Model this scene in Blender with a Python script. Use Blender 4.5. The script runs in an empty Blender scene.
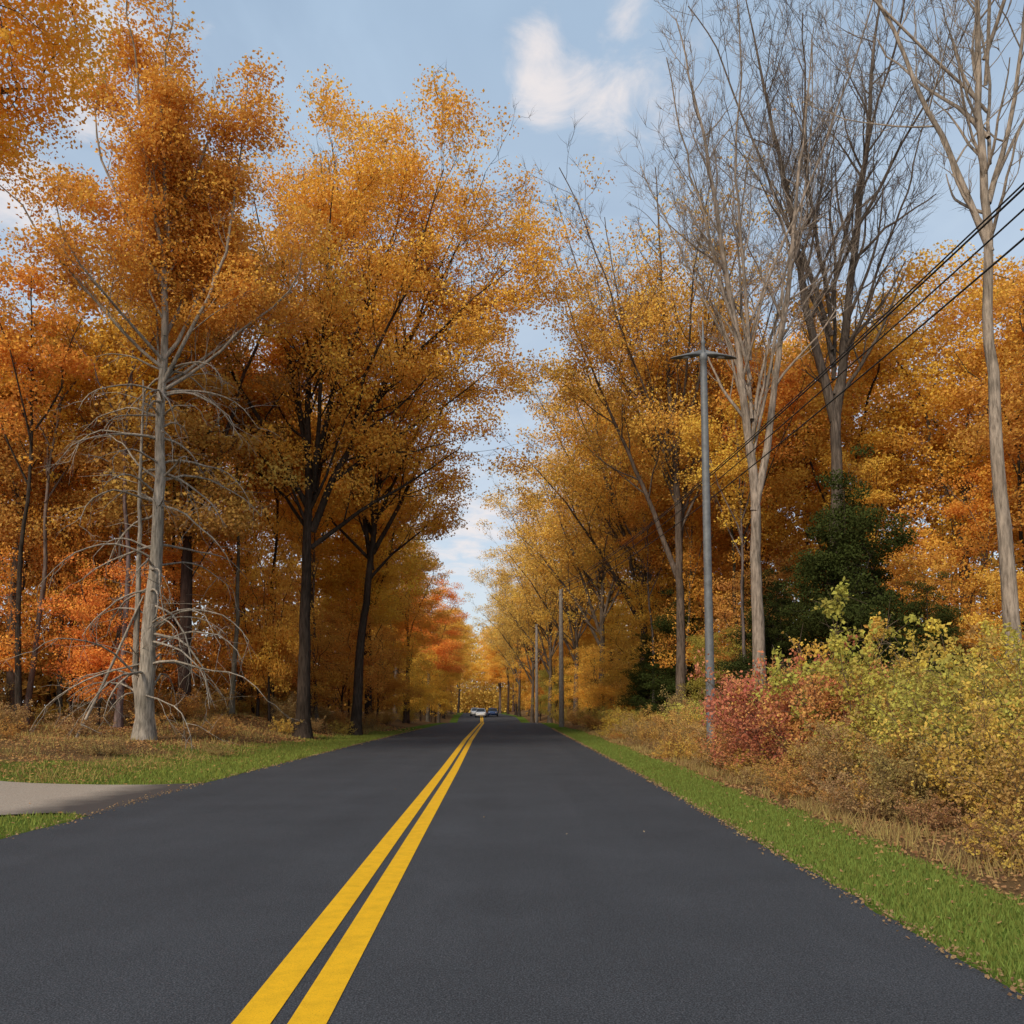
import bpy, math, numpy as np, time
from mathutils import Vector
T0=time.time()
scene=bpy.context.scene
COL=scene.collection
scene.view_settings.view_transform='Standard'
try: scene.view_settings.look='None'
except Exception: pass
scene.view_settings.exposure=0

# ------------------------------------------------------------------ helpers
def make_mesh(name,V,groups,smooth=False,rnd=None):
    me=bpy.data.meshes.new(name)
    V=np.asarray(V,dtype=np.float32)
    groups=[np.asarray(g,dtype=np.int32) for g in groups if len(g)]
    loops=np.concatenate([g.ravel() for g in groups])
    tot=np.concatenate([np.full(len(g),g.shape[1],dtype=np.int32) for g in groups])
    start=np.concatenate([[0],np.cumsum(tot)[:-1]]).astype(np.int32)
    me.vertices.add(len(V)); me.vertices.foreach_set('co',V.ravel())
    me.loops.add(len(loops)); me.loops.foreach_set('vertex_index',loops)
    me.polygons.add(len(tot)); me.polygons.foreach_set('loop_start',start)
    try: me.polygons.foreach_set('loop_total',tot)
    except Exception: pass
    me.polygons.foreach_set('use_smooth',np.full(len(tot),smooth,dtype=bool))
    me.update(calc_edges=True)
    if rnd is not None:
        a=me.attributes.new('rnd','FLOAT','POINT'); a.data.foreach_set('value',np.asarray(rnd,dtype=np.float32))
    return me

def add_obj(name,me,mat=None,parent=None,loc=(0,0,0),rot=(0,0,0),scale=(1,1,1),color=None,**props):
    o=bpy.data.objects.new(name,me); COL.objects.link(o)
    o.location=loc; o.rotation_euler=rot; o.scale=scale
    if mat is not None and me is not None and len(me.materials)==0: me.materials.append(mat)
    if parent: o.parent=parent
    if color is not None: o.color=(*color,1)
    for k,v in props.items(): o[k]=v
    return o

def norm(a): return a/np.maximum(np.linalg.norm(a,axis=-1,keepdims=True),1e-9)
def sstep(t):
    t=np.clip(t,0,1); return t*t*(3-2*t)

# ------------------------------------------------------------------ terrain functions
def hy(y): return -0.95*np.exp(-((np.asarray(y,float)-120)/17)**2)
def road_edges(y):
    L=np.interp(y,[-30,0,5,12,16,20,40,90,150,250,420],[-6.1,-6.1,-6.1,-6.15,-6.35,-6.4,-6.5,-6.3,-8.4,-13,-24])
    R=np.interp(y,[-30,0,5,10,20,50,90,150,250,420],[2.8,2.8,2.87,2.95,3.12,3.3,3.4,1.2,-3.5,-14])
    return L,R
def gh(x,y):
    x=np.asarray(x,float); y=np.asarray(y,float)
    L,R=road_edges(y)
    A=np.interp(y,[0,10,22,30,42,400],[.15,.2,.4,.6,1.15,1.3])
    B=np.interp(y,[0,10,30,60,400],[.35,.5,.8,1.0,1.2])
    h=hy(y)+A*sstep((L-1.4-x)/6.0)+B*sstep((x-R-1.9)/7.0)
    w=sstep((L-2-x)/4)+sstep((x-R-2.2)/3)
    h=h+w*(0.07*np.sin(x*.9+y*.35)+0.06*np.sin(y*.8-x*.4))
    return h

# ------------------------------------------------------------------ material helpers
def new_mat(name):
    m=bpy.data.materials.new(name); m.use_nodes=True
    nt=m.node_tree; nt.nodes.clear()
    out=nt.nodes.new('ShaderNodeOutputMaterial')
    return m,nt,out
def N(nt,t,**kw):
    n=nt.nodes.new(t)
    for k,v in kw.items():
        setattr(n,k,v)
    return n
def ramp(nt,stops,interp='LINEAR'):
    r=nt.nodes.new('ShaderNodeValToRGB'); cr=r.color_ramp; cr.interpolation=interp
    while len(cr.elements)<len(stops): cr.elements.new(.5)
    for e,(p,c) in zip(cr.elements,stops):
        e.position=p; e.color=(*c,1) if len(c)==3 else c
    return r
def noise(nt,vec,scale,detail=3,rough=.5,dist=0):
    n=nt.nodes.new('ShaderNodeTexNoise'); n.inputs['Scale'].default_value=scale; n.inputs['Detail'].default_value=detail
    n.inputs['Roughness'].default_value=rough; n.inputs['Distortion'].default_value=dist
    if vec is not None: nt.links.new(vec,n.inputs['Vector'])
    return n
def math_n(nt,op,a,b=None,clamp=False,c=None):
    n=nt.nodes.new('ShaderNodeMath'); n.operation=op; n.use_clamp=clamp
    for i,v in enumerate((a,b,c)):
        if v is None: continue
        if isinstance(v,(int,float)): n.inputs[i].default_value=v
        else: nt.links.new(v,n.inputs[i])
    return n.outputs[0]
def mixc(nt,fac,a,b,blend='MIX'):
    n=nt.nodes.new('ShaderNodeMix'); n.data_type='RGBA'; n.blend_type=blend
    for s,v in ((n.inputs[0],fac),(n.inputs[6],a),(n.inputs[7],b)):
        if isinstance(v,(int,float)): s.default_value=v
        elif isinstance(v,tuple): s.default_value=(*v,1) if len(v)==3 else v
        else: nt.links.new(v,s)
    return n.outputs[2]

def leaf_material(name,trans=.4,hue_var=.05,vlo=.74,vamp=.52):
    m,nt,out=new_mat(name); L=nt.links
    oi=N(nt,'ShaderNodeObjectInfo'); at=N(nt,'ShaderNodeAttribute',attribute_name='rnd')
    h=math_n(nt,'MULTIPLY_ADD',at.outputs['Fac'],hue_var,c=.5-hue_var*.5)
    v=math_n(nt,'MULTIPLY_ADD',at.outputs['Fac'],vamp,c=vlo)
    hs=N(nt,'ShaderNodeHueSaturation'); hs.inputs['Saturation'].default_value=.96
    L.new(h,hs.inputs['Hue']); L.new(v,hs.inputs['Value']); L.new(oi.outputs['Color'],hs.inputs['Color'])
    d=N(nt,'ShaderNodeBsdfDiffuse'); L.new(hs.outputs[0],d.inputs['Color'])
    t=N(nt,'ShaderNodeBsdfTranslucent'); L.new(hs.outputs[0],t.inputs['Color'])
    mx=N(nt,'ShaderNodeMixShader'); mx.inputs[0].default_value=trans
    L.new(d.outputs[0],mx.inputs[1]); L.new(t.outputs[0],mx.inputs[2]); L.new(mx.outputs[0],out.inputs[0])
    return m
LEAF=leaf_material('autumn_leaf',.34,.045)
SUNLIT=leaf_material('sunlit_yellow_leaf',.55,.03,.8,.4)  # brighter leaf copy, translucency raised to light the shaded underside of one crown
NEEDLE=leaf_material('evergreen_needle',.1,.04,.6,.8)

def bark_material():
    m,nt,out=new_mat('bark'); L=nt.links
    oi=N(nt,'ShaderNodeObjectInfo'); tc=N(nt,'ShaderNodeTexCoord')
    mp=N(nt,'ShaderNodeMapping'); mp.inputs['Scale'].default_value=(1,1,.14); L.new(tc.outputs['Object'],mp.inputs[0])
    n1=noise(nt,mp.outputs[0],14,4,.65); n2=noise(nt,tc.outputs['Object'],.9,2)
    r=ramp(nt,[(.3,(.35,.34,.33)),(.55,(.9,.9,.9)),(.75,(1.35,1.33,1.3))]); L.new(n1.outputs[0],r.inputs[0])
    r2=ramp(nt,[(.35,(.72,.72,.70)),(.65,(1.15,1.13,1.1))]); L.new(n2.outputs[0],r2.inputs[0])
    c=mixc(nt,1.0,oi.outputs['Color'],r.outputs[0],'MULTIPLY'); c=mixc(nt,1.0,c,r2.outputs[0],'MULTIPLY')
    d=N(nt,'ShaderNodeBsdfDiffuse')
    L.new(c,d.inputs['Color'])
    b=N(nt,'ShaderNodeBump'); b.inputs['Strength'].default_value=.8; b.inputs['Distance'].default_value=.05
    L.new(n1.outputs[0],b.inputs['Height']); L.new(b.outputs[0],d.inputs['Normal']); L.new(d.outputs[0],out.inputs[0])
    return m
BARK=bark_material()

def simple_mat(name,col,rough=.5,metal=0,nscale=None,namp=.25):
    m,nt,out=new_mat(name); L=nt.links
    d=N(nt,'ShaderNodeBsdfPrincipled'); d.inputs['Roughness'].default_value=rough; d.inputs['Metallic'].default_value=metal
    if nscale:
        tc=N(nt,'ShaderNodeTexCoord'); n=noise(nt,tc.outputs['Object'],nscale,4,.6)
        r=ramp(nt,[(.3,tuple(c*(1-namp) for c in col)),(.7,tuple(min(1,c*(1+namp)) for c in col))]); L.new(n.outputs[0],r.inputs[0])
        L.new(r.outputs[0],d.inputs['Base Color'])
    else: d.inputs['Base Color'].default_value=(*col,1)
    L.new(d.outputs[0],out.inputs[0]); return m

# ------------------------------------------------------------------ tree machinery
def tube(P,R,n):
    P=np.asarray(P,float); R=np.asarray(R,float); k=len(P)
    t=np.empty_like(P); t[1:-1]=P[2:]-P[:-2]; t[0]=P[1]-P[0]; t[-1]=P[-1]-P[-2]
    t=norm(t); mean=np.abs(t.mean(0)); ref=np.zeros(3); ref[np.argmin(mean)]=1
    u=norm(np.cross(t,ref)); v=np.cross(t,u)
    a=np.arange(n)*2*np.pi/n
    ring=P[:,None,:]+R[:,None,None]*(np.cos(a)[None,:,None]*u[:,None,:]+np.sin(a)[None,:,None]*v[:,None,:])
    i=np.arange(k-1)[:,None]*n; j=np.arange(n)[None,:]; j2=(j+1)%n
    F=np.stack([i+j,i+j2,i+n+j2,i+n+j],-1).reshape(-1,4)
    return ring.reshape(-1,3),F
class MB:
    def __init__(s): s.V=[];s.Q=[];s.T=[];s.n=0
    def add(s,V,F):
        F=np.asarray(F)+s.n
        (s.Q if F.shape[1]==4 else s.T).append(F); s.V.append(V); s.n+=len(V)
    def mesh(s,name,smooth=True):
        g=[]
        if s.Q: g.append(np.concatenate(s.Q))
        if s.T: g.append(np.concatenate(s.T))
        return make_mesh(name,np.concatenate(s.V),g,smooth)

def resample(pl,step):
    pl=np.asarray(pl,float); seg=np.linalg.norm(np.diff(pl,axis=0),axis=1); s=np.concatenate([[0],np.cumsum(seg)])
    n=max(2,int(s[-1]/step)+1); q=np.linspace(0,s[-1],n)
    return np.stack([np.interp(q,s,pl[:,i]) for i in range(3)],-1)

def fan(seed,n,z0,z1,rad,top,cx=0,cy=0,pw=1.5,a0=0,ry=1.0,wan=.30):
    rg=np.random.default_rng(seed); out=[]
    for i in range(n):
        az=a0+i*6.283/n+rg.normal()*.3; zz=z0+(z1-z0)*(i+.5)/n; rr=rad*(.55+.5*rg.random()); tp=top*(.84+.18*rg.random())
        t=np.linspace(0,1,12); w=np.cumsum(rg.normal(size=(12,2))*wan,0)*t[:,None]
        r=rr*(t**pw)
        P=np.stack([cx*t+np.cos(az)*r+w[:,0]+np.cos(az)*.5*np.sin(t*3.14),cy*t+(np.sin(az)*r+w[:,1])*ry,zz+(tp-zz)*t],-1)
        P[0,:2]=0
        out.append(P)
    return out

def sample_env(rng,env,n):
    vol=np.array([e[3]*e[4]*e[5]*(e[6] if len(e)>6 else 1) for e in env]); vol/=vol.sum()
    idx=rng.choice(len(env),n,p=vol)
    E=np.array([e[:6] for e in env])[idx]
    d=norm(rng.normal(size=(n,3)))*(rng.random((n,1))**(1/2.4))
    return E[:,:3]+d*E[:,3:6]

def colonize(rng,pls,att,step,kill,iters=160,wob=.22,up=.08,maxn=16000):
    pos=np.zeros((maxn,3)); par=np.full(maxn,-1); n=0
    for pi,pl in enumerate(pls):
        q=resample(pl,step)
        if pi==0:
            pos[:len(q)]=q; par[:len(q)]=np.arange(len(q))-1; n=len(q)
        else:
            near=np.argmin(np.linalg.norm(pos[:n]-q[0],axis=1)); q=q[1:]
            pos[n:n+len(q)]=q; par[n]=near; par[n+1:n+len(q)]=np.arange(n,n+len(q)-1); n+=len(q)
    n0=n
    D=np.linalg.norm(att[:,None,:]-pos[None,:n],axis=2)
    near=D.argmin(1); dist=D.min(1)
    keep=dist>kill; att=att[keep];near=near[keep];dist=dist[keep]
    for it in range(iters):
        if len(att)==0 or n>maxn-2500: break
        dv=norm(att-pos[near])
        acc=np.zeros((n,3)); np.add.at(acc,near,dv)
        ids=np.unique(near)
        d=norm(acc[ids]); d=norm(d+wob*rng.normal(size=d.shape)+np.array([0,0,up]))
        new=pos[ids]+d*step
        mind=np.array([np.min(np.sum((pos[:n]-q)**2,axis=1)) for q in new])
        ok=mind>(0.45*step)**2
        new=new[ok]; pp=ids[ok]
        if len(new)==0:
            keep=rng.random(len(att))>.3; att=att[keep];near=near[keep];dist=dist[keep]
            if it>40 and len(att)<30: break
            continue
        k=len(new); pos[n:n+k]=new; par[n:n+k]=pp
        D=np.linalg.norm(att[:,None,:]-new[None],axis=2); m=D.min(1); am=D.argmin(1)
        upd=m<dist; near=np.where(upd,am+n,near); dist=np.where(upd,m,dist); n+=k
        keep=dist>kill; att=att[keep];near=near[keep];dist=dist[keep]
    return pos[:n].copy(),par[:n].copy(),n0

def add_twigs(mb,rng,b,g,twig_len,tr,wild,upw):
    d=norm(g*.9+rng.normal(size=g.shape)*wild+np.array([0,0,upw])); l=twig_len*(.4+.8*rng.random((len(b),1)))
    u=norm(np.cross(d,rng.normal(size=d.shape))); v=np.cross(d,u)
    mid=b+d*l*.5+rng.normal(size=d.shape)*.04*twig_len; tip=b+d*l+rng.normal(size=d.shape)*.08*twig_len
    ang=[0,2*np.pi/3,4*np.pi/3]
    ring0=np.stack([b+tr*(math.cos(a)*u+math.sin(a)*v) for a in ang],1)
    ring1=np.stack([mid+tr*.7*(math.cos(a)*u+math.sin(a)*v) for a in ang],1)
    V=np.concatenate([ring0,ring1,tip[:,None]],1); m_=len(b)
    base=np.arange(m_)[:,None]*7
    Q=np.concatenate([base+np.array([[i,(i+1)%3,3+(i+1)%3,3+i]]) for i in range(3)])
    Tt=np.concatenate([base+np.array([[3+i,3+(i+1)%3,6]]) for i in range(3)])
    o=mb.n; mb.V.append(V.reshape(-1,3)); mb.n+=m_*7; mb.Q.append(Q+o); mb.T.append(Tt+o)
    return mid,tip

def leaf_mesh(name,rng,C,leaf,clump,upb=.8,aspect=.75):
    n=len(C)
    a=norm(rng.normal(size=(n,3))+np.array([0,0,-.25])); nn=norm(rng.normal(size=(n,3))+np.array([0,0,upb]))
    b=norm(np.cross(nn,a)); nn=np.cross(a,b)
    s=leaf*(.6+.8*rng.random((n,1)))
    fold=s*.16*rng.random((n,1))
    V=np.stack([C-a*s*.5, C+b*s*.5*aspect+a*s*.05+nn*fold, C+a*s*.5-nn*fold, C-b*s*.5*aspect+a*s*.05+nn*fold],1).reshape(-1,3)
    F=np.arange(n*4).reshape(-1,4)
    rnd=np.repeat(.6*clump+.4*rng.random(n),4)
    return make_mesh(name,V,[F],False,rnd)

def clumped_leaves(name,rng,TPL,leaves,leaf,spread,frac,leaf_fn,seed,zf=.5):
    w=np.ones(len(TPL))
    if leaf_fn is not None: w=w*leaf_fn(TPL)
    cl=np.sin(TPL[:,0]*1.0+seed)*np.sin(TPL[:,1]*.9+2*seed)*np.sin(TPL[:,2]*1.1+.5*seed)
    w=w*(1+.8*np.clip(cl*2,-1,1))
    nc=max(20,int(len(TPL)*frac)); cen=rng.choice(len(TPL),min(nc,len(TPL)),replace=False,p=w/w.sum()) if (w>0).sum()>nc else np.arange(len(TPL))
    size=.5+rng.random(len(cen)); pick=rng.choice(len(cen),int(leaves),p=(size**2)/(size**2).sum())
    g=rng.normal(size=(int(leaves),3)); gl=np.linalg.norm(g,axis=1,keepdims=True); g=g/gl*np.minimum(gl,1.9)
    off=g*spread*size[pick][:,None]*np.array([1,1,zf])
    C=TPL[cen][pick]+off
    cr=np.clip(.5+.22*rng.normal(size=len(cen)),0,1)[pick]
    cr=np.clip(cr+.25*off[:,2]/(spread+1e-6),0,1)  # leaf tone lifted toward each tuft's top, painting lit tops and dark undersides
    return leaf_mesh(name,rng,C,leaf,cr)

def build_tree(name,seed,pls,env,natt=900,step=.5,kill=1.0,R=.45,r0=.012,
               leaves=30000,leaf=.17,spread=.5,leaf_fn=None,twigs=2,twig_len=.9,wob=.22,up=.08,expo=2.3,flare=.45,extra=None,frac=.2,thin_k=2.6,tw_up=.15,tw_wild=.75):
    rng=np.random.default_rng(seed)
    att=sample_env(rng,env,natt)
    pos,par,n0=colonize(rng,pls,att,step,kill,wob=wob,up=up)
    n=len(pos)
    acc=np.zeros(n); r=np.zeros(n); main=np.full(n,-1); mr=np.zeros(n)
    for i in range(n-1,-1,-1):
        r[i]=acc[i]**(1/expo) if acc[i]>0 else r0
        p=par[i]
        if p>=0:
            acc[p]+=r[i]**expo
            if r[i]>mr[p]: mr[p]=r[i]; main[p]=i
    ex=math.log(R/r0)/math.log(max(r[0],r0*1.5)/r0)
    r=r0*(r/r0)**ex
    z=pos[:,2]-pos[0,2]
    r=r*(1+(flare*np.exp(-z/.5)+.30*np.exp(-z/6))*(r>R*.5))
    mb=MB()
    starts=[0]+[i for i in range(1,n) if main[par[i]]!=i]
    for s in starts:
        ch=[s]; c=main[s]
        while c>=0: ch.append(c); c=main[c]
        P=pos[ch]; Rr=r[ch]
        if s!=0:
            P=np.vstack([pos[par[s]],P]); Rr=np.concatenate([[min(Rr[0]*1.15,r[par[s]])],Rr])
        if len(P)<2: continue
        Rr=Rr.copy(); Rr[-1]*=.5
        m=Rr.max(); ns=12 if m>.2 else 7 if m>.07 else 4 if m>.025 else 3
        V,F=tube(P,Rr,ns); mb.add(V,F)
    thin=np.where(r<r0*thin_k)[0]
    gd=norm(pos[thin]-pos[np.maximum(par[thin],0)]+1e-6)
    TP=pos[thin]
    if twigs>0:
        mid,tip=add_twigs(mb,rng,np.repeat(TP,twigs,0),np.repeat(gd,twigs,0),twig_len,r0*.62,tw_wild,tw_up)
        TPL=np.concatenate([TP,mid,tip])
    else: TPL=TP
    if extra: extra(mb,rng)
    bark=mb.mesh(name+'_trunk')
    lm=clumped_leaves(name+'_crown',rng,TPL,leaves,leaf,spread,frac,leaf_fn,seed) if leaves>0 else None
    return bark,lm

def ramify(name,seed,limbs,L1=6.5,sp=(1.0,.75,.5),ang=(.70,.60,.60),up=.07,leaves=0,leaf=.15,spread=.4,frac=.2,leaf_fn=None,twig=.6,tr=.006,flare=.5,extra=None,kt=2,t0=.12,taper=.72,thick=.42):
    rng=np.random.default_rng(seed); mb=MB(); TB=[];TG=[]
    def path(P0,d,L,k,wan,upw):
        P=[P0]
        for i in range(k):
            d=norm(d+rng.normal(size=3)*wan+np.array([0,0,upw])); P.append(P[-1]+d*L/k)
        return np.array(P)
    def turn(d,a):
        r_=rng.normal(size=3); r_=norm(r_-d*np.dot(r_,d)); return norm(d*math.cos(a)+r_*math.sin(a))
    def spawn(P,R0,R1,L,lev,tt0):
        n=max(1,int(L/sp[lev]))
        seg=len(P)-1
        for i in range(n):
            t=tt0+(1-tt0)*(i+rng.random())/n if lev==0 else .18+.82*(i+rng.random())/n
            f=min(t,.999)*seg; j=int(f); u=f-j; p=P[j]*(1-u)+P[j+1]*u; d=norm(P[j+1]-P[j])
            rr=R0+(R1-R0)*t
            d2=turn(d,ang[lev]*(.7+.5*rng.random())); d2=norm(d2+np.array([0,0,.14]))
            if lev==0: l=L1*(1-taper*t)*(.65+.5*rng.random()); r1=max(.014,rr*thick); k=8
            elif lev==1: l=L*.46*(1-.5*t)*(.6+.6*rng.random()); r1=max(.010,rr*.55); k=5
            else: l=L*.46*(1-.4*t)*(.6+.6*rng.random()); r1=max(.007,rr*.6); k=3
            Q=path(p,d2,l,k,(.10,.12,.14)[lev],up*(1,.8,.8)[lev])
            V,F=tube(Q,np.linspace(r1,max(r1*.3,.004),k+1),5 if r1>.04 else 3); mb.add(V,F)
            if lev<2: spawn(Q,r1,max(r1*.3,.004),l,lev+1,0)
            else:
                for q in range(1,k+1):
                    TB.append(Q[q]); TG.append(norm(Q[q]-Q[q-1]))
    for lim in limbs:
        P,R0,R1,br=lim[:4]; tt0=lim[4] if len(lim)>4 else t0
        P=resample(P,.9); s=np.linspace(0,1,len(P))
        P=P+np.cumsum(rng.normal(size=P.shape)*.035,0)*np.minimum(1,s*4)[:,None]
        R=R0+(R1-R0)*s**.85
        if P[0,2]<.3: z=P[:,2]; R=R*(1+flare*np.exp(-z/.45)+.12*np.exp(-z/4))
        V,F=tube(P,R,14 if R0>.12 else 7); mb.add(V,F)
        if br: spawn(P,R0,R1,float(np.sum(np.linalg.norm(np.diff(P,axis=0),axis=1))),0,tt0)
    TB=np.array(TB);TG=np.array(TG)
    mid,tip=add_twigs(mb,rng,np.repeat(TB,kt,0),np.repeat(TG,kt,0),twig,tr,.5,.3)
    if extra: extra(mb,rng)
    bark=mb.mesh(name+'_trunk')
    lm=clumped_leaves(name+'_crown',rng,np.concatenate([TB,mid,tip]),leaves,leaf,spread,frac,leaf_fn,seed) if leaves else None
    return bark,lm

def scaffold(seed,n,z0,z1,rad,top,r,ox=0.0,pw=1.1,cx=0,ph=0):
    return [(P+np.array([ox,0,0]),r*(.8+.25*((i*7)%3)/2),.022,True) for i,P in enumerate(fan(seed,n,z0,z1,rad,top,cx=cx,pw=pw,a0=ph,wan=.16))]

ZS=.93
def place(kind,bark,lm,x,y,rz=0,s=1,leafc=(.5,.2,.02),barkc=(.12,.1,.085),label='',category='tree',group=None,tilt=(0,0),mat=None,parts=('trunk','crown'),zoff=-.08,sz=None):
    e=bpy.data.objects.new(kind,None); e.empty_display_size=.3; COL.objects.link(e)
    e.location=(x,y,float(gh(x,y))+zoff); e.rotation_euler=(tilt[0],tilt[1],rz); e.scale=(s,s,sz if sz else s*ZS)
    e['label']=label; e['category']=category
    if group: e['group']=group
    add_obj(parts[0],bark,BARK,e,color=barkc)
    if lm: add_obj(parts[1],lm,mat or LEAF,e,color=leafc)
    return e

ORANGE=(.81,.395,.055); GOLD=(.87,.50,.065); RED=(.80,.355,.05); YEL=(.92,.57,.075); BROWN=(.60,.32,.07); OLIVE=(.42,.35,.06)
DARKB=(.072,.055,.044); MIDB=(.15,.12,.10)

# ------------------------------------------------------------------ world
w=bpy.data.worlds.new('World'); scene.world=w; w.use_nodes=True
nt=w.node_tree; nt.nodes.clear(); L=nt.links
sun_el=math.radians(36); sun_az=math.atan2(-.50,-.80)
wo=N(nt,'ShaderNodeOutputWorld'); bg=N(nt,'ShaderNodeBackground'); bg.inputs['Strength'].default_value=.15
sky=N(nt,'ShaderNodeTexSky',sky_type='NISHITA'); sky.sun_disc=False; sky.sun_elevation=sun_el; sky.sun_rotation=sun_az
sky.air_density=1.0; sky.dust_density=2.0; sky.ozone_density=1.0
tc=N(nt,'ShaderNodeTexCoord'); sep=N(nt,'ShaderNodeSeparateXYZ'); L.new(tc.outputs['Generated'],sep.inputs[0])
zc=math_n(nt,'MAXIMUM',math_n(nt,'ADD',sep.outputs['Z'],.12),.1)
cx=math_n(nt,'DIVIDE',sep.outputs['X'],zc); cy=math_n(nt,'DIVIDE',sep.outputs['Y'],zc)
cmb=N(nt,'ShaderNodeCombineXYZ'); L.new(cx,cmb.inputs[0]); L.new(cy,cmb.inputs[1])
nz=noise(nt,cmb.outputs[0],7.5,7,.62,.5)
def mask(c,r0,r1):
    vd=N(nt,'ShaderNodeVectorMath',operation='DISTANCE'); L.new(tc.outputs['Generated'],vd.inputs[0]); vd.inputs[1].default_value=c
    mr=N(nt,'ShaderNodeMapRange'); mr.inputs[1].default_value=r0; mr.inputs[2].default_value=r1; mr.inputs[3].default_value=1; mr.inputs[4].default_value=0
    mr.interpolation_type='SMOOTHSTEP'; L.new(vd.outputs['Value'],mr.inputs[0]); return mr.outputs[0]
def dirof(px,py):
    th=math.radians(5); x=(px-508)/850; u=(633-py)/850
    v=Vector((x,math.cos(th)-u*math.sin(th),math.sin(th)+u*math.cos(th))).normalized(); return tuple(v)
ms=None
for px,py,r in ((605,92,.10),(655,82,.09),(545,95,.08),(630,18,.05),(690,45,.05),(100,45,.14),(20,200,.10),(470,530,.12),(540,45,.05)):
    m_=mask(dirof(px,py),0.0,r); ms=m_ if ms is None else math_n(nt,'MAXIMUM',ms,m_)
th=math_n(nt,'MULTIPLY_ADD',ms,.36,c=-.25)
cd=math_n(nt,'ADD',nz.outputs[0],th)
cr=ramp(nt,[(.38,(0,0,0)),(.78,(1,1,1))],'EASE'); L.new(cd,cr.inputs[0])
nv=noise(nt,cmb.outputs[0],1.8,5,.62,.6); vr=ramp(nt,[(.35,(.60,)*3),(.75,(.92,)*3)]); L.new(nv.outputs[0],vr.inputs[0])
hz=N(nt,'ShaderNodeMapRange'); hz.inputs[1].default_value=.05; hz.inputs[2].default_value=.65; hz.inputs[3].default_value=1; hz.inputs[4].default_value=0; L.new(sep.outputs['Z'],hz.inputs[0])
hc=mixc(nt,hz.outputs[0],(3.25,4.25,5.4),(5.0,5.35,5.7))
c1=mixc(nt,vr.outputs[0],sky.outputs[0],hc)
cf=math_n(nt,'MULTIPLY',cr.outputs[0],.85)
c2=mixc(nt,cf,c1,(6.1,5.6,5.45))
L.new(c2,bg.inputs[0]); L.new(bg.outputs[0],wo.inputs[0])

sd=bpy.data.lights.new('sun','SUN'); sd.energy=2.8; sd.angle=math.radians(12); sd.color=(1,.87,.68)
so=bpy.data.objects.new('sun',sd); COL.objects.link(so)
tos=Vector((math.sin(sun_az)*math.cos(sun_el),math.cos(sun_az)*math.cos(sun_el),math.sin(sun_el)))
so.rotation_euler=tos.to_track_quat('Z','Y').to_euler(); so.location=(0,-10,30)

# ------------------------------------------------------------------ camera
cam=bpy.data.cameras.new('camera'); co=bpy.data.objects.new('camera',cam); COL.objects.link(co)
cam.sensor_width=36; cam.lens=36*850/1024; cam.clip_end=6000; cam.clip_start=.1; cam.shift_x=.004; cam.shift_y=(633-512)/1024
co.location=(0,0,1.6); co.rotation_euler=(math.radians(95),0,0); scene.camera=co

# ------------------------------------------------------------------ ground
ys=np.concatenate([np.arange(-30,0,3),np.arange(0,60,1.0),np.arange(60,180,2.0),np.arange(180,420,8),[420,500,700,1100,2000,4000]])
def xs_row():
    a=np.concatenate([np.arange(-60,-10,2.5),np.arange(-10,-5.5,.35),[-4,-2,0,1.5],np.arange(2.4,12,.35),np.arange(12,60,2.5)])
    return np.concatenate([[-3000,-900,-300,-120],a,[60,120,300,900,3000]])
def sheet(name,xf,ysv,off):
    rows=[]
    for y in ysv:
        x=xf(y); rows.append(np.stack([x,np.full(len(x),y),gh(x,y)+off],-1))
    k=len(rows[0]); V=np.concatenate(rows); i=np.arange(len(ysv)-1)[:,None]*k; j=np.arange(k-1)[None]
    F=np.stack([i+j,i+j+1,i+k+j+1,i+k+j],-1).reshape(-1,4)
    return make_mesh(name,V,[F],True)
XR=xs_row()
def gx(y):
    Lx,Rx=road_edges(min(y,420)); s=np.interp(XR,[-10,-6.1,2.9,12],[0,1,1,0])
    off=((Lx+6.1)+(Rx-2.87))/2
    return XR+off*s
gmat,nt,out=new_mat('ground_soil_grass'); L=nt.links
geo=N(nt,'ShaderNodeNewGeometry'); P=geo.outputs['Position']
at=N(nt,'ShaderNodeAttribute',attribute_name='rnd')
nb=noise(nt,P,1.1,4,.6); ns=noise(nt,P,14,5,.7); nf=noise(nt,P,60,3,.7)
g=ramp(nt,[(.25,(.05,.075,.012)),(.5,(.10,.15,.025)),(.75,(.16,.21,.04))]); L.new(ns.outputs[0],g.inputs[0])
lt=ramp(nt,[(.25,(.05,.032,.018)),(.45,(.14,.08,.04)),(.6,(.23,.13,.06)),(.8,(.34,.20,.10))]); L.new(nf.outputs[0],lt.inputs[0])
lt2=mixc(nt,.4,lt.outputs[0],(.17,.11,.05))
f1=math_n(nt,'MULTIPLY_ADD',nb.outputs[0],.9,c=-.45)
f2=math_n(nt,'MULTIPLY_ADD',ns.outputs[0],.5,c=-.25)
f=math_n(nt,'ADD',at.outputs['Fac'],f1); f=math_n(nt,'ADD',f,f2)
fr=ramp(nt,[(.42,(0,0,0)),(.58,(1,1,1))]); L.new(f,fr.inputs[0])
gc=mixc(nt,fr.outputs[0],lt2,g.outputs[0])
d=N(nt,'ShaderNodeBsdfDiffuse')
bp=N(nt,'ShaderNodeBump'); bp.inputs['Strength'].default_value=.7; bp.inputs['Distance'].default_value=.04; L.new(nf.outputs[0],bp.inputs['Height'])
L.new(bp.outputs[0],d.inputs['Normal']); L.new(gc,d.inputs['Color']); L.new(d.outputs[0],out.inputs[0])
gme=sheet('ground',gx,ys,0)
co_=np.empty(len(gme.vertices)*3,dtype=np.float32); gme.vertices.foreach_get('co',co_); co_=co_.reshape(-1,3)
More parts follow.
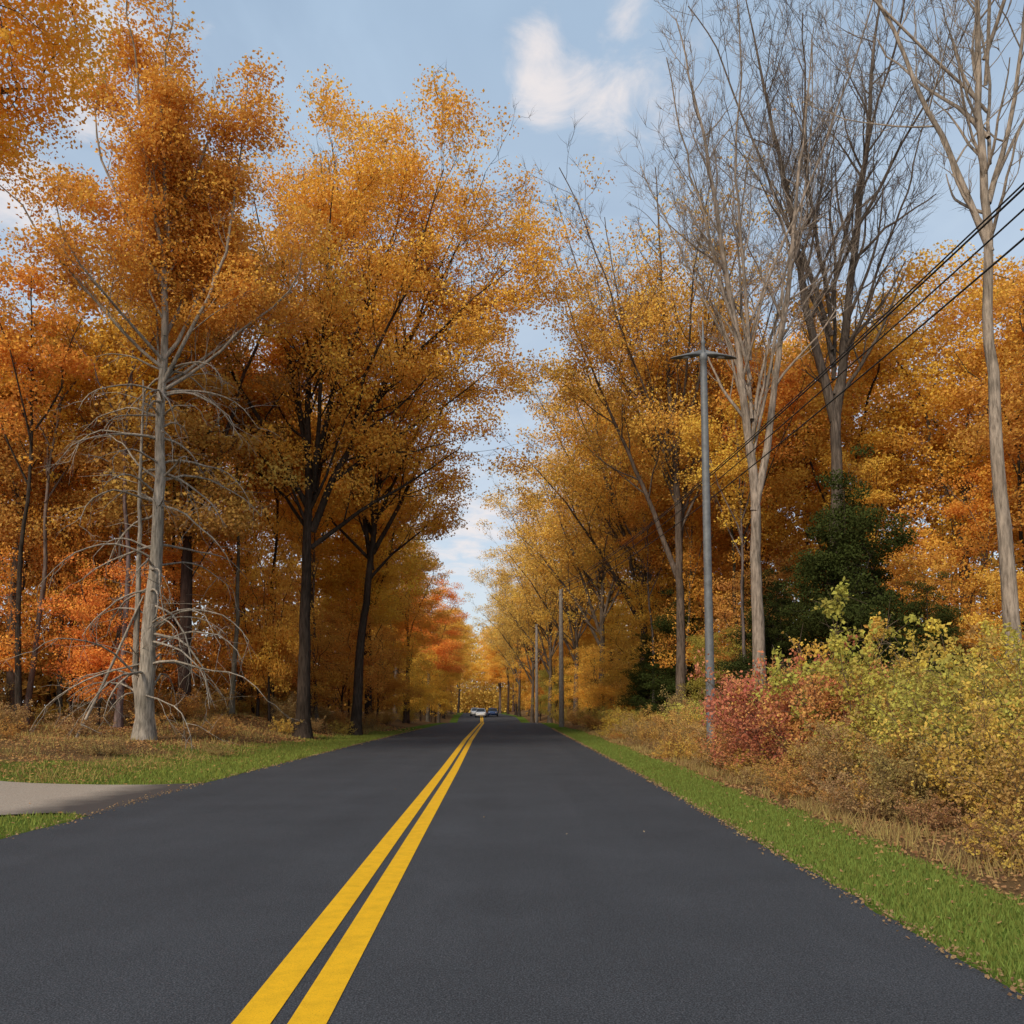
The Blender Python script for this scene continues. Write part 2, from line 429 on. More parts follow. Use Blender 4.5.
def lawn(x,y):
    Lx,Rx=road_edges(np.minimum(y,420))
    r=np.where(x>0,(1-sstep((x-Rx-.95)/.8))*1.0,0)
    wl=np.interp(y,[0,18,30,50,90],[3,6.2,3.6,2.0,1.3])
    l=np.where(x<=0,(1-sstep((Lx-wl*.55-x)/(wl*.8)))*.88,0)
    return (r+l)
a=gme.attributes.new('rnd','FLOAT','POINT'); a.data.foreach_set('value',lawn(co_[:,0],co_[:,1]).astype(np.float32))
add_obj('ground',gme,gmat,kind='structure')

# road
am,nt,out=new_mat('asphalt'); L=nt.links
geo=N(nt,'ShaderNodeNewGeometry'); P=geo.outputs['Position']
n1=noise(nt,P,95,3,.75); n2=noise(nt,P,.6,4,.6)
mp=N(nt,'ShaderNodeMapping'); mp.inputs['Scale'].default_value=(1,.04,1); L.new(P,mp.inputs[0]); n4=noise(nt,mp.outputs[0],1.2,3)
r=ramp(nt,[(.3,(.012,.0125,.0145)),(.5,(.043,.045,.051)),(.72,(.14,.145,.158))]); L.new(n1.outputs[0],r.inputs[0])
r2=ramp(nt,[(.3,(.88,.88,.88)),(.7,(1.12,1.12,1.12))]); L.new(n2.outputs[0],r2.inputs[0])
r3=ramp(nt,[(.3,(.92,.92,.92)),(.7,(1.08,1.08,1.08))]); L.new(n4.outputs[0],r3.inputs[0])
c=mixc(nt,1.,r.outputs[0],r2.outputs[0],'MULTIPLY'); c=mixc(nt,1.,c,r3.outputs[0],'MULTIPLY')
d=N(nt,'ShaderNodeBsdfPrincipled'); d.inputs['Roughness'].default_value=.85; d.inputs['Specular IOR Level'].default_value=.2
bp=N(nt,'ShaderNodeBump'); bp.inputs['Strength'].default_value=.6; bp.inputs['Distance'].default_value=.008; L.new(n1.outputs[0],bp.inputs['Height'])
L.new(bp.outputs[0],d.inputs['Normal']); L.new(c,d.inputs['Base Color']); L.new(d.outputs[0],out.inputs[0])
yr=np.unique(np.concatenate([ys[(ys<=420)],np.arange(0,40,.25)]))
rgr=np.random.default_rng(5)
jl=dict(zip(yr,rgr.normal(size=len(yr))*.018)); jr=dict(zip(yr,rgr.normal(size=len(yr))*.018))
def rx(y):
    a,b=road_edges(y); return np.linspace(a+jl[y],b+jr[y],9)
def flat(name,xf,ysv,off):
    rows=[]
    for y in ysv:
        x=xf(y); rows.append(np.stack([x,np.full(len(x),y),np.full(len(x),np.interp(y,ys,hy(ys)))+off],-1))
    k=len(rows[0]); V=np.concatenate(rows); i=np.arange(len(ysv)-1)[:,None]*k; j=np.arange(k-1)[None]
    F=np.stack([i+j,i+j+1,i+k+j+1,i+k+j],-1).reshape(-1,4)
    return make_mesh(name,V,[F],True)
add_obj('road',flat('road',rx,yr,.012),am,kind='structure')
def cl(y): return np.interp(y,[-30,4.4,10.5,22,42,93,150,250,420],[-1.1,-1.15,-1.28,-1.5,-1.95,-2.75,-4.6,-9.2,-20])
pm,nt,out=new_mat('yellow_road_paint'); L=nt.links
geo=N(nt,'ShaderNodeNewGeometry'); P=geo.outputs['Position']; n1=noise(nt,P,110,3,.7); n2=noise(nt,P,6,4,.7)
r=ramp(nt,[(.28,(.40,.20,.01)),(.42,(.78,.42,.010)),(.7,(.88,.49,.015))]); L.new(n1.outputs[0],r.inputs[0])
r2=ramp(nt,[(.3,(.82,.82,.82)),(.6,(1,1,1))]); L.new(n2.outputs[0],r2.inputs[0]); c=mixc(nt,1.,r.outputs[0],r2.outputs[0],'MULTIPLY')
d=N(nt,'ShaderNodeBsdfPrincipled'); d.inputs['Roughness'].default_value=.75; d.inputs['Specular IOR Level'].default_value=.2; L.new(c,d.inputs['Base Color']); L.new(d.outputs[0],out.inputs[0])
for sgn in (-1,1):
    c0=sgn*(.043+.098)
    add_obj('road_marking',flat('road_marking',lambda y:np.array([cl(y)+c0-.098,cl(y)+c0+.098]),yr,.017),pm,kind='structure')

# driveway
dm,nt,out=new_mat('driveway_gravel'); L=nt.links
geo=N(nt,'ShaderNodeNewGeometry'); P=geo.outputs['Position']; n1=noise(nt,P,45,5,.7); n2=noise(nt,P,1.2,4,.6)
sp=N(nt,'ShaderNodeSeparateXYZ'); L.new(P,sp.inputs[0])
r=ramp(nt,[(.3,(.20,.16,.125)),(.5,(.36,.295,.235)),(.75,(.50,.42,.34))]); L.new(n1.outputs[0],r.inputs[0])
mr=N(nt,'ShaderNodeMapRange'); mr.inputs[1].default_value=-7.4; mr.inputs[2].default_value=-6.3; L.new(math_n(nt,'ADD',sp.outputs[0],n2.outputs[0]),mr.inputs[0])
c=mixc(nt,mr.outputs[0],r.outputs[0],(.09,.075,.068))
d=N(nt,'ShaderNodeBsdfDiffuse'); L.new(c,d.inputs['Color']); L.new(d.outputs[0],out.inputs[0])
DN=([6,6.6,7.5,9,12,30],[12.6,13.0,12.6,12.2,12.0,11.5]); DF=([6,7,10,30],[18.6,17.6,17.3,17.0])
def drv():
    u=np.linspace(0,1,40); xs_=-6.0-24*u**1.3
    far=np.interp(-xs_,*DF); near=np.interp(-xs_,*DN)
    rows=[]
    for x,a,b in zip(xs_,near,far):
        yy=np.linspace(a,b,12); xx=np.full(12,x); rows.append(np.stack([xx,yy,gh(xx,yy)+.0],-1))
    V=np.concatenate(rows); V[:,2]=np.maximum(V[:,2],gh(V[:,0]+.2,V[:,1]))+.03
    ed=(V[:,0]>-6.6); V[ed,2]=.008
    k=12; i=np.arange(39)[:,None]*k; j=np.arange(k-1)[None]
    return make_mesh('driveway',V,[np.stack([i+j,i+j+1,i+k+j+1,i+k+j],-1).reshape(-1,4)],True)
add_obj('driveway',drv(),dm,kind='structure')
def in_drive(x,y): return (x<-5.9)&(y>np.interp(-x,*DN)-.05)&(y<np.interp(-x,*DF)+.05)

# ------------------------------------------------------------------ grass blades and fallen leaves
rng=np.random.default_rng(11)
def grass(name,x,y,h,wd,col):
    n=len(x); z=gh(x,y); a=rng.random(n)*2*np.pi; hh=h*(.5+rng.random(n))
    lean=rng.normal(size=(n,2))*.35*hh[:,None]
    b=np.stack([np.cos(a),np.sin(a)],1)*wd[:,None]
    V=np.zeros((n,3,3)); V[:,0,:2]=np.stack([x,y],1)-b; V[:,1,:2]=np.stack([x,y],1)+b; V[:,2,:2]=np.stack([x,y],1)+lean
    V[:,:2,2]=z[:,None]-.005; V[:,2,2]=z+hh
    me=make_mesh(name,V.reshape(-1,3),[np.arange(n*3).reshape(-1,3)],False,np.repeat(rng.random(n),3))
    return add_obj(name,me,LEAF,color=col,kind='stuff')
n=130000; y=3+57*rng.random(n)**1.7; _,Rx=road_edges(y)
x=Rx+.03+1.75*rng.random(n); keep=(lawn(x,y)+.35*np.sin(x*3+y*1.7)*np.sin(y*2.3)+.3*(rng.random(n)-.5))>.5
x=x[keep];y=y[keep]
grass('verge_grass',x,y,.038+.0008*y,.004+.0006*y,(.22,.27,.05))
n=120000; y=4+50*rng.random(n)**1.3; Lx,_=road_edges(y); x=Lx-.03-7.5*rng.random(n)**1.2
keep=((lawn(x,y)+.4*np.sin(x*1.3+y*.7)*np.sin(y*1.3)+.3*(rng.random(n)-.5))>.5)&~in_drive(x,y)
x=x[keep];y=y[keep]
grass('roadside_grass',x,y,.045+.001*y,.004+.0006*y,(.25,.28,.05))
n=60000; y=5+55*rng.random(n)**1.4; _,Rx=road_edges(y); x=Rx+1.5+4*rng.random(n)**1.2
keep=(np.sin(x*2.1+y)*np.sin(y*1.7-x)+rng.random(n))>.55; x=x[keep];y=y[keep]
grass('dry_weeds',x,y,.10+.1*rng.random(len(x)),.004+.0005*y,(.40,.28,.10))
n=32000; y=14+50*rng.random(n)**1.2; Lx,_=road_edges(y); x=Lx-2-12*rng.random(n)
keep=((np.sin(x*1.1+y)*np.sin(y*.9-x)+rng.random(n))>.6)&~in_drive(x,y); x=x[keep];y=y[keep]
grass('dry_grass',x,y,.10+.12*rng.random(len(x)),.004+.0005*y,(.40,.29,.09))
def litter(name,x,y,size,col,lift=.012):
    n=len(x); C=np.stack([x,y,gh(x,y)+lift+.02*rng.random(n)],-1)
    me=leaf_mesh(name,rng,C,1,rng.random(n),upb=3.0)
    V=np.empty(len(me.vertices)*3,dtype=np.float32); me.vertices.foreach_get('co',V); V=V.reshape(-1,4,3)
    V=C[:,None]+(V-C[:,None])*np.asarray(size)[:,None,None]; V[...,2]=np.maximum(V[...,2],C[:,None,2]-lift+.014)
    me.vertices.foreach_set('co',V.astype(np.float32).ravel()); me.update()
    return add_obj(name,me,LEAF,color=col,kind='stuff')
n=45000; y=3.5+50*rng.random(n)**1.5; _,Rx=road_edges(y); x=Rx+.1+rng.random(n)**.75*5
k=rng.random(n)<np.where(x-Rx<1.2,.10,1); x=x[k];y=y[k]
litter('fallen_leaves',x,y,.04+.0015*y,(.50,.27,.11))
n=75000; y=5+60*rng.random(n)**1.3; Lx,_=road_edges(y); x=Lx-.1-rng.random(n)**.75*14
k=(rng.random(n)<np.where(Lx-x<2.4,.16,1))&(~in_drive(x,y)|(rng.random(n)<.04)); x=x[k];y=y[k]
litter('fallen_leaves',x,y,.05+.0015*y,(.54,.29,.10))
n=5200; y=4+60*rng.random(n)**1.6; Lx,Rx=road_edges(y); x=np.where(rng.random(n)<.65,Rx-.0+rng.normal(size=n)*.06,Lx+.0+rng.normal(size=n)*.1)
litter('edge_leaves',x,y,.022+.001*y,(.40,.25,.12),.022)
n=12; y=10+40*rng.random(n)**1.2; Lx,Rx=road_edges(y); x=Lx+.4+(Rx-Lx-.8)*rng.random(n)
litter('road_leaves',x,y,.04+.0*y,(.4,.30,.18),.022)
print('ground',time.time()-T0)

# ------------------------------------------------------------------ far-off wood, one mass behind the individual trees
def wood(name,path,thick,Hf,n,size,col,seed,ntr=120):
    rg=np.random.default_rng(seed); P=np.array(path,float); seg=np.linalg.norm(np.diff(P,axis=0),axis=1); s=np.concatenate([[0],np.cumsum(seg)])
    q=rg.random(n)*s[-1]; x=np.interp(q,s,P[:,0]); y=np.interp(q,s,P[:,1])
    x=x+rg.normal(size=n)*thick; y=y+rg.normal(size=n)*thick
    top=Hf*(.72+.14*np.sin(q*.31+seed)+.10*np.sin(q*.83+1)+.06*np.sin(q*1.9))
    low=rg.random(n)<.33
    top=np.where(low,top*.28,top)
    z=gh(x,y)+top*rg.random(n)**.9
    C=np.stack([x,y,z],-1)
    cl=.5+.5*np.sin(q*.5)*np.sin(z*.5+q*.2)
    me=leaf_mesh(name,rg,C,size,np.clip(cl,0,1))
    add_obj(name,me,LEAF,color=col,kind='stuff')
    mb=MB()
    for i in range(ntr):
        q=rg.random()*s[-1]; x=np.interp(q,s,P[:,0])+rg.normal()*thick*.8; y=np.interp(q,s,P[:,1])+rg.normal()*thick*.8; z=float(gh(x,y))-.2; l=rg.normal()*.6
        V,F=tube([(x,y,z),(x+l*.5,y,z+Hf*.35),(x+l,y,z+Hf*.7)],[.2,.14,.05],5); mb.add(V,F)
    add_obj(name+'_trunks',mb.mesh(name+'_trunks'),BARK,color=MIDB,kind='stuff')
wood('distant_wood',[(-75,18),(-62,48),(-40,72),(-26,100),(-21,140),(-24,210)],3.0,24,110000,.60,(.50,.25,.045),1,150)  # leaf colour darkened to stand for the shade deep in the wood
wood('distant_wood',[(70,18),(54,50),(38,74),(24,96),(17,130),(12,180)],3.0,23,90000,.60,(.58,.33,.05),2,130)  # colour darkened here too, so gaps between the trees look shaded
wood('distant_wood',[(-44,240),(-18,256),(-8,290),(4,262),(18,215)],4,29,60000,.65,(.76,.50,.10),3,30)

# ------------------------------------------------------------------ hero trees, left
def dead_branches(zlo,zhi,cnt,lmax,trunk):
    def fn(mb,rng):
        for i in range(cnt):
            z=zlo+(zhi-zlo)*rng.random()**1.1; zc=np.array([np.interp(z,trunk[:,2],trunk[:,0]),np.interp(z,trunk[:,2],trunk[:,1]),z])
            az=rng.random()*2*np.pi; l=lmax*(.5+.6*rng.random())*(1-.35*(z-zlo)/(zhi-zlo)); el=.25+.3*rng.normal()
            k=9; P=[zc]; d=np.array([math.cos(az)*math.cos(el),math.sin(az)*math.cos(el),math.sin(el)])
            for j in range(k):
                d=norm(d+np.array([0,0,-.07-.06*j*rng.random()])+rng.normal(size=3)*.12); P.append(P[-1]+d*l/k)
            P=np.array(P); rr=np.linspace(.042+.018*rng.random(),.010,k+1); V,F=tube(P,rr,5); mb.add(V,F)
            for j in range(3,k+1):
                if rng.random()<.25: continue
                d2=norm((P[j]-P[j-1])/(l/k)+rng.normal(size=3)*.8); ll=l*.28*(.4+rng.random())
                Q=[P[j]]
                for s in range(4):
                    d2=norm(d2+np.array([0,0,-.14])+rng.normal(size=3)*.2); Q.append(Q[-1]+d2*ll/4)
                V,F=tube(np.array(Q),np.linspace(.015,.004,5),3); mb.add(V,F)
                for s in (2,3):
                    d3=norm(d2+rng.normal(size=3)*.9); V,F=tube(np.array([Q[s],Q[s]+d3*ll*.25,Q[s]+d3*ll*.5+np.array([0,0,-.05])]),[.007,.005,.0025],3); mb.add(V,F)
        P=resample([(-.05,.05,0),(-.40,.1,2.5),(-.50,.1,8),(-.62,.1,14.2)],.8); P=P+np.cumsum(rng.normal(size=P.shape)*.02,0); V,F=tube(P,np.linspace(.14,.03,len(P)),8); mb.add(V,F)
        for i in range(16):
            p=P[int(4+(len(P)-5)*rng.random())]; az=rng.random()*6.28; d=norm(np.array([math.cos(az),math.sin(az),.3])); l=1.0+1.4*rng.random()
            V,F=tube([p,p+d*l*.5,p+d*l+np.array([0,0,-.2*l])],[.018,.012,.004],3); mb.add(V,F)
        V,F=tube([(-2.3,-.3,0),(-1.5,-.2,2.0),(-.6,0,4.6),(-.2,0,5.6)],[.06,.055,.045,.03],6); mb.add(V,F)
    return fn
tA=np.array([(0,0,0),(.0,0,4),(.12,0,9),(.2,.1,14),(.3,0,19),(.2,0,26)])
limA=[(tA,.295,.04,True,.62)]+[(P+np.array([.2,0,0]),.085,.02,True) for P in fan(5,8,13.5,21,3.8,27.5,pw=.9,wan=.2)]+[(P+np.array([.2,0,0]),.07,.02,True) for P in fan(6,5,13.5,15,5.4,22,pw=.8,wan=.2)]
bA,lA=ramify('dead_limbed_tree',3,limA,L1=3.8,leaves=84000,leaf=.12,spread=.40,frac=.22,twig=.5,extra=dead_branches(1.6,15,72,5.4,tA))
place('dead_limbed_tree',bA,lA,-12.75,30,leafc=(.80,.42,.065),barkc=(.40,.35,.295),label='tall grey-barked tree with drooping dead lower branches and thin orange top',category='tree')
tB=[(0,0,0),(.05,0,5),(.2,0,9),(.3,0,13),(.2,.2,18),(-.3,.2,28.5)]
limB=[(tB,.33,.03,True,.36),
 ([(.25,0,10),(1.2,0,12.5),(2.8,.3,16),(5.0,.2,20),(7.0,0,25)],.19,.03,True),
 ([(.3,0,12.5),(-.6,.5,16),(-1.8,.7,21),(-3.2,.5,27)],.15,.025,True),
 ([(.2,0,9.2),(2.4,.1,11),(5.0,.2,12.6),(7.2,.3,14.2)],.13,.02,True),
 ([(.3,0,13),(1.4,-.4,17),(3.2,-.8,22),(5.2,-.6,28.5)],.16,.025,True),
 ([(.1,0,11),(-1.3,-.5,13.8),(-3.6,-.6,17.5),(-5.4,-.4,23)],.14,.025,True),
 ([(1.2,0,12.5),(3.4,.8,14.4),(6.2,1.2,16.6),(8.6,1.0,18.4)],.12,.015,True),
 ([(2.8,.3,16),(5.2,-1.2,18.4),(7.8,-1.6,20.8),(10.0,-1.4,22.8)],.11,.015,True),
 ([(4.0,.2,18),(6.2,1.2,20.6),(8.6,1.6,23.4),(10.0,1.6,26)],.11,.015,True),
 ([(3.4,.2,17),(5.6,-.6,21),(7.6,-.8,25),(8.6,-.8,28)],.11,.015,True),
 ([(.3,0,12),(.9,-2,15),(1.4,-4,19),(2.0,-5,25)],.13,.02,True),
 ([(.3,0,11.5),(.2,2.5,14.5),(.6,4.5,19),(1.6,5.2,25)],.13,.02,True),
 ([(.1,0,10),(-1.8,1.4,12.4),(-4.2,2.4,14.6),(-6.2,2.6,17.5)],.10,.02,True),
 ([(2.0,.1,14.2),(3.0,-2,17),(5.4,-3.4,21),(6.8,-3.6,26)],.10,.02,True),
 ([(2.2,0,14.6),(4.4,-1.6,15.6),(6.4,-2.6,17.4)],.09,.015,True),
 ([(-.2,.1,17),(.8,-1.0,21),(1.4,-1.2,26),(1.0,-1.0,29.5)],.10,.02,True)]
bB,lB=ramify('oak_tree',7,limB,L1=5.6,sp=(1.0,.8,.6),ang=(.9,.75,.65),up=.045,t0=.22,twig=.7,leaves=140000,leaf=.125,spread=.44,frac=.16,taper=.35)
place('oak_tree',bB,lB,-9.6,40,leafc=(.87,.48,.06),barkc=(.068,.051,.041),label='large dark-trunked oak with spreading golden orange crown',category='tree',sz=.985)
limC=[([(0,0,0),(.35,0,6),(.9,0,12),(1.4,0,18),(1.6,0,27)],.29,.03,True,.42),
 ([(.8,0,10),(.2,0,14),(-.6,0,20),(-1.4,0,25)],.15,.02,True),([(.85,0,11),(2.6,.2,15),(4.6,0,20),(6.2,0,24)],.15,.02,True),
 ([(.7,0,9.5),(2.0,.4,11.2),(3.8,.6,12.8),(5.6,.6,14.6)],.10,.015,True),([(.9,0,12),(1,-2.2,16),(1.6,-4,21)],.12,.02,True),([(.9,0,12),(-.4,2,15),(-2,3.6,20)],.12,.02,True),([(.8,0,10.5),(-1.4,-.6,13),(-3.6,-.8,17)],.11,.02,True),([(1,0,13),(3,-1.4,17),(5,-2.6,21)],.11,.02,True)]
bC,lC=ramify('maple_tree',17,limC,L1=5.2,sp=(1.1,.85,.6),ang=(.85,.70,.65),up=.05,t0=.22,twig=.7,leaves=78000,leaf=.14,spread=.46,frac=.18,taper=.4)
place('maple_tree',bC,lC,-8.4,47,leafc=(.90,.51,.065),barkc=(.075,.056,.045),label='tall maple with leaning dark trunk and golden leaves',category='tree')
bY,lY=build_tree('yellow_maple_tree',19,[[(0,0,0),(.1,0,6),(.3,0,11.5)]]+[p+np.array([.2,0,0]) for p in fan(20,5,10.5,12,4.2,21)],
    [(.0,0,18.2,4.7,4.6,4.0),(1.4,0,19.5,3.8,4,3.4)],natt=600,step=.5,kill=.9,R=.24,leaves=84000,leaf=.10,spread=.42,frac=.22,expo=2.1,twigs=2)
place('yellow_maple_tree',bY,lY,-15.4,18.9,leafc=(.97,.56,.05),barkc=MIDB,label='bright yellow maple with leaves overhanging the verge',category='tree',sz=1.0,mat=SUNLIT)
print('left heroes',time.time()-T0)
# ------------------------------------------------------------------ hero trees, right
def low_leaf(z0,z1): return lambda P: np.clip((z1-P[:,2])/(z1-z0),0,1)**1.5+.002
BK=dict(sp=(1.15,.80,.50),kt=2,tr=.0078,thick=.45)
I_=[([(0,0,0),(.05,0,4),(.0,0,9.5),(-.3,0,13),(-.8,.1,18),(-1.7,.1,25),(-2.8,.1,31.5)],.29,.025,True,.36),([(0.02,0,9.2),(.6,0,11.8),(1.0,-.1,16),(1.8,0,22),(2.8,0,31)],.18,.02,True)]+scaffold(31,7,11,17,6.6,31.5,.085,pw=1.25)
bI,_=ramify('bare_tree',21,I_,L1=6.2,ang=(.78,.65,.55),up=.085,t0=.2,twig=.85,taper=.6,**BK)
place('bare_tree',bI,None,10.3,35,barkc=(.35,.285,.235),label='tall bare tree with pale grey forked trunk and fine twigs',category='tree',sz=1.0)
J_=[([(0,0,0),(-.1,0,7),(0,0,14),(.7,0,18),(1.7,0,25),(3.0,0,35.5)],.37,.035,True,.38),([(0,0,13.6),(-.9,.1,18),(-1.9,0,25),(-3.4,0,34)],.23,.025,True)]+scaffold(32,8,14.5,20,8.8,35,.11,pw=1.2)
bJ,_=ramify('bare_tree',22,J_,L1=7.6,ang=(.78,.65,.55),up=.08,t0=.2,twig=.95,taper=.6,**dict(BK,sp=(1.3,.85,.55)))
place('bare_tree',bJ,None,15.0,38,barkc=(.15,.12,.10),label='very tall leafless tree with dark forked trunk',category='tree',sz=1.02)
H_=[([(0,0,0),(-.05,0,8),(-.1,0,16),(-.2,0,29)],.225,.03,True,.5),([(-.1,0,14.5),(-1.2,0,18),(-2.6,.2,22.5),(-4.2,0,27)],.10,.02,True),([(-.1,0,16),(.9,.2,19),(1.8,0,26)],.09,.02,True)]+scaffold(33,6,16,21,5.4,28,.06,pw=1.1)
bH,_=ramify('bare_tree',23,H_,L1=5.4,ang=(.8,.65,.55),up=.08,t0=.2,twig=.7,taper=.6,**BK)
place('bare_tree',bH,None,13.45,22.5,barkc=(.36,.295,.24),label='slender pale-barked tree with straight trunk and bare upper branches',category='tree')
K_=[([(0,0,0),(.05,0,5),(0,0,10),(-.3,-.2,17),(-.9,-.3,31)],.28,.025,True,.34),([(0,0,8),(-1.2,0,11.5),(-3.2,.2,16.5),(-5.4,.2,22),(-6.2,.2,25.5)],.16,.02,True),([(0,0,9),(1,.5,15),(2.4,.5,25),(3.6,.5,30)],.14,.02,True)]+scaffold(34,9,10,15,7.8,31.5,.10,cx=-.2,pw=1.1)
bK,lK=ramify('thin_crowned_tree',24,K_,L1=6.2,ang=(.85,.7,.6),up=.06,t0=.2,twig=.9,leaves=66000,leaf=.13,spread=.46,frac=.10,taper=.6,leaf_fn=low_leaf(18,30),**dict(BK,sp=(1.25,.85,.55)))
place('thin_crowned_tree',bK,lK,9.1,45,leafc=(.84,.49,.08),barkc=(.16,.125,.105),label='tall fan-shaped tree with bare top twigs and thin bronze leaves',category='tree',sz=1.0)
S_=[([(0,0,0),(0,0,5),(.1,0,10),(.3,0,17),(.2,0,24.5)],.27,.03,True,.3),([(0,0,6.5),(-1.8,.3,10.5),(-4.6,.3,14.5),(-7.4,0,17.5)],.15,.02,True),([(0,0,8),(1.4,-.3,13),(2.6,0,20)],.14,.02,True),([(0,0,7.5),(-1.4,-.6,12),(-3.6,-.8,18),(-5.4,-.8,22)],.14,.02,True)]+scaffold(35,7,8,13,8.0,24.5,.11,pw=.9)
bS,lS=ramify('sparse_tree',25,S_,L1=5.6,sp=(1.2,.9,.6),ang=(.9,.72,.6),up=.035,t0=.2,twig=.8,leaves=56000,leaf=.145,spread=.50,frac=.12,tr=.008,taper=.4)
for x,y,s,c,rz in [(9.2,58,1.1,(.85,.50,.08),0.3),(8.0,73,1.08,(.84,.51,.09),6.0),(12.5,66,1.16,(.86,.49,.07),.2),(7.0,88,1.05,(.84,.52,.09),.5),
                 (5.2,106,1.03,(.82,.52,.10),6.1),(3.6,126,1.0,(.78,.51,.11),.3),(2.0,152,.95,(.76,.50,.12),5.9)]:
    place('sparse_tree',bS,lS,x,y,rz,s,leafc=c,barkc=(.15,.12,.10),label='tall spreading roadside tree with thin bronze autumn leaves',category='tree',group='thin-leaved roadside trees')
print('right heroes',time.time()-T0)
VAR=[]
for i,(env,tr) in enumerate([
   ([(0,0,17,6,6,9),(3,1,20,4,4,5),(-3,-1,14,4.5,4.5,5)],[[(0,0,0),(.2,0,8),(0,0,14)],[(.1,0,7),(2,.5,12)]]+fan(51,5,8,13,4.5,25)),
   ([(0,0,16,5.5,5.5,10),(-2,2,21,4,4,4),(2.5,-1,11,4.5,4.5,4)],[[(0,0,0),(-.3,.2,7),(.2,0,15)],[(-.2,0,6),(-2,.5,11)]]+fan(52,5,6,13,4.5,24)),
   ([(0,0,18,6.5,6.5,8),(2,-2,12,5,5,4),(-3,1,20,4,4,4)],[[(0,0,0),(.1,-.2,9),(.3,0,14)],[(.1,0,8),(-1.5,-1,13)],[(.1,0,7),(2,1,11)]]+fan(53,4,8,13,5,24))]):
    VAR.append(build_tree('forest_tree_%d'%i,40+i,tr,env,natt=800,step=.6,kill=1.15,R=.24,leaves=50000,leaf=.155,spread=.56,frac=.14,twigs=1,expo=2.0))
UND=[]
for i in range(2):
    UND.append(build_tree('understory_%d'%i,60+i,[[(0,0,0),(.15,0,2),(0,.1,4.5)],[(.1,0,1.3),(1,.4,3.2)]]+fan(65+i,4,1.5,4,2.4,9),
        [(0,0,6,3.2,3.2,4.2),(1.2,-.5,3.4,2.8,2.8,2.4),(-1.4,.6,4.4,2.6,2.6,2.8)],natt=420,step=.4,kill=.75,R=.08,r0=.009,leaves=17000,leaf=.12,spread=.36,frac=.17,twigs=1,twig_len=.7))
SL_=[([(0,0,0),(.1,0,6),(-.1,.1,12),(.2,0,19)],.12,.02,True,.5)]+[(P,.045,.012,True) for P in fan(91,4,9,14,2.2,19,pw=1.0,wan=.2)]
bP,lP=ramify('slim_tree',90,SL_,L1=2.6,sp=(1.2,.8,.6),ang=(.8,.7,.6),t0=.3,twig=.6,leaves=8000,leaf=.14,spread=.4,frac=.2)
tE=np.array([(0,0,0),(0.1,0,4.5),(0,0,8.8)])
rg=np.random.default_rng(9)
envE=[(rg.normal()*.7*(1-z/12),rg.normal()*.7*(1-z/12),z,2.5*(1-z/10.5)+.35*(i_%2),2.5*(1-z/10.5)+.2,.45) for i_,z in enumerate(np.arange(.8,9.2,.55))]
bE,lE=build_tree('evergreen_tree',80,[tE]+fan(12,4,1,5,1.2,7.6),envE,natt=800,step=.35,kill=.5,R=.15,r0=.01,leaves=64000,leaf=.085,spread=.28,frac=.14,twigs=2,twig_len=.8,up=-.01)
print('variants',time.time()-T0)
rng=np.random.default_rng(78)
def jit(c,a=.09):
    f=1+a*rng.normal(); return tuple(float(np.clip(v*f*(1+.05*rng.normal()),.005,.93)) for v in c)
names={'o':('maple_tree','tall maple in dense orange autumn leaf'),'g':('maple_tree','tall maple with golden yellow foliage'),'r':('red_maple_tree','red-orange maple in full autumn colour'),'b':('oak_tree','oak with russet brown leaves'),'y':('yellow_maple_tree','bright yellow-leaved maple at the wood edge')}
cols={'o':ORANGE,'g':GOLD,'r':RED,'b':BROWN,'y':YEL}
def forest(items,grp):
    for x,y,s,k in items:
        v=VAR[rng.integers(3)]; nm,lb=names[k]
        place(nm,v[0],v[1],x,y,rng.random()*6.28,s,leafc=jit(cols[k]),barkc=jit(DARKB if rng.random()<.6 else MIDB),label=lb,category='tree',group=grp)
def under(items,grp,szf=1.0):
    for x,y,s,k in items:
        v=UND[rng.integers(2)]; nm={'o':'maple_sapling','g':'maple_sapling','r':'red_maple_sapling','b':'oak_sapling','y':'yellow_sapling','l':'green_sapling'}[k]
        lb={'o':'young orange-leaved maple under the tall trees','g':'young golden maple at the wood edge','r':'young red-orange maple under taller trees','b':'young oak with russet brown leaves','y':'young tree with bright yellow leaves','l':'young tree still in olive green leaf'}[k]
        c=dict(cols,l=OLIVE)[k]
        place(nm,v[0],v[1],x,y,rng.random()*6.28,s,leafc=jit(c),barkc=jit(DARKB),label=lb,category='tree',group=grp,sz=s*szf)
forest([(-14.8,39,1.0,'b'),(-22,38,.88,'b'),(-29,42,.86,'o'),(-18.5,48,.98,'o'),(-26,54,1.0,'g'),(-36,52,.92,'o'),(-13,56,1.0,'g'),(-20,64,1.05,'o'),
        (-9.8,60,.86,'g'),(-13,74,.92,'o'),(-9.2,78,.72,'g'),(-9.0,96,.70,'o'),(-13.5,102,.82,'g'),(-9.6,118,.72,'g'),(-10.4,138,.76,'g'),(-12,164,.85,'g'),(-31,36,.70,'o'),(-44,48,.85,'o'),
        (-13,196,.9,'g'),(-13.5,232,1.05,'g'),(-2.0,226,1.0,'g'),(-2.6,250,1.2,'g'),(1.5,240,1.1,'o')],'autumn woodland trees')
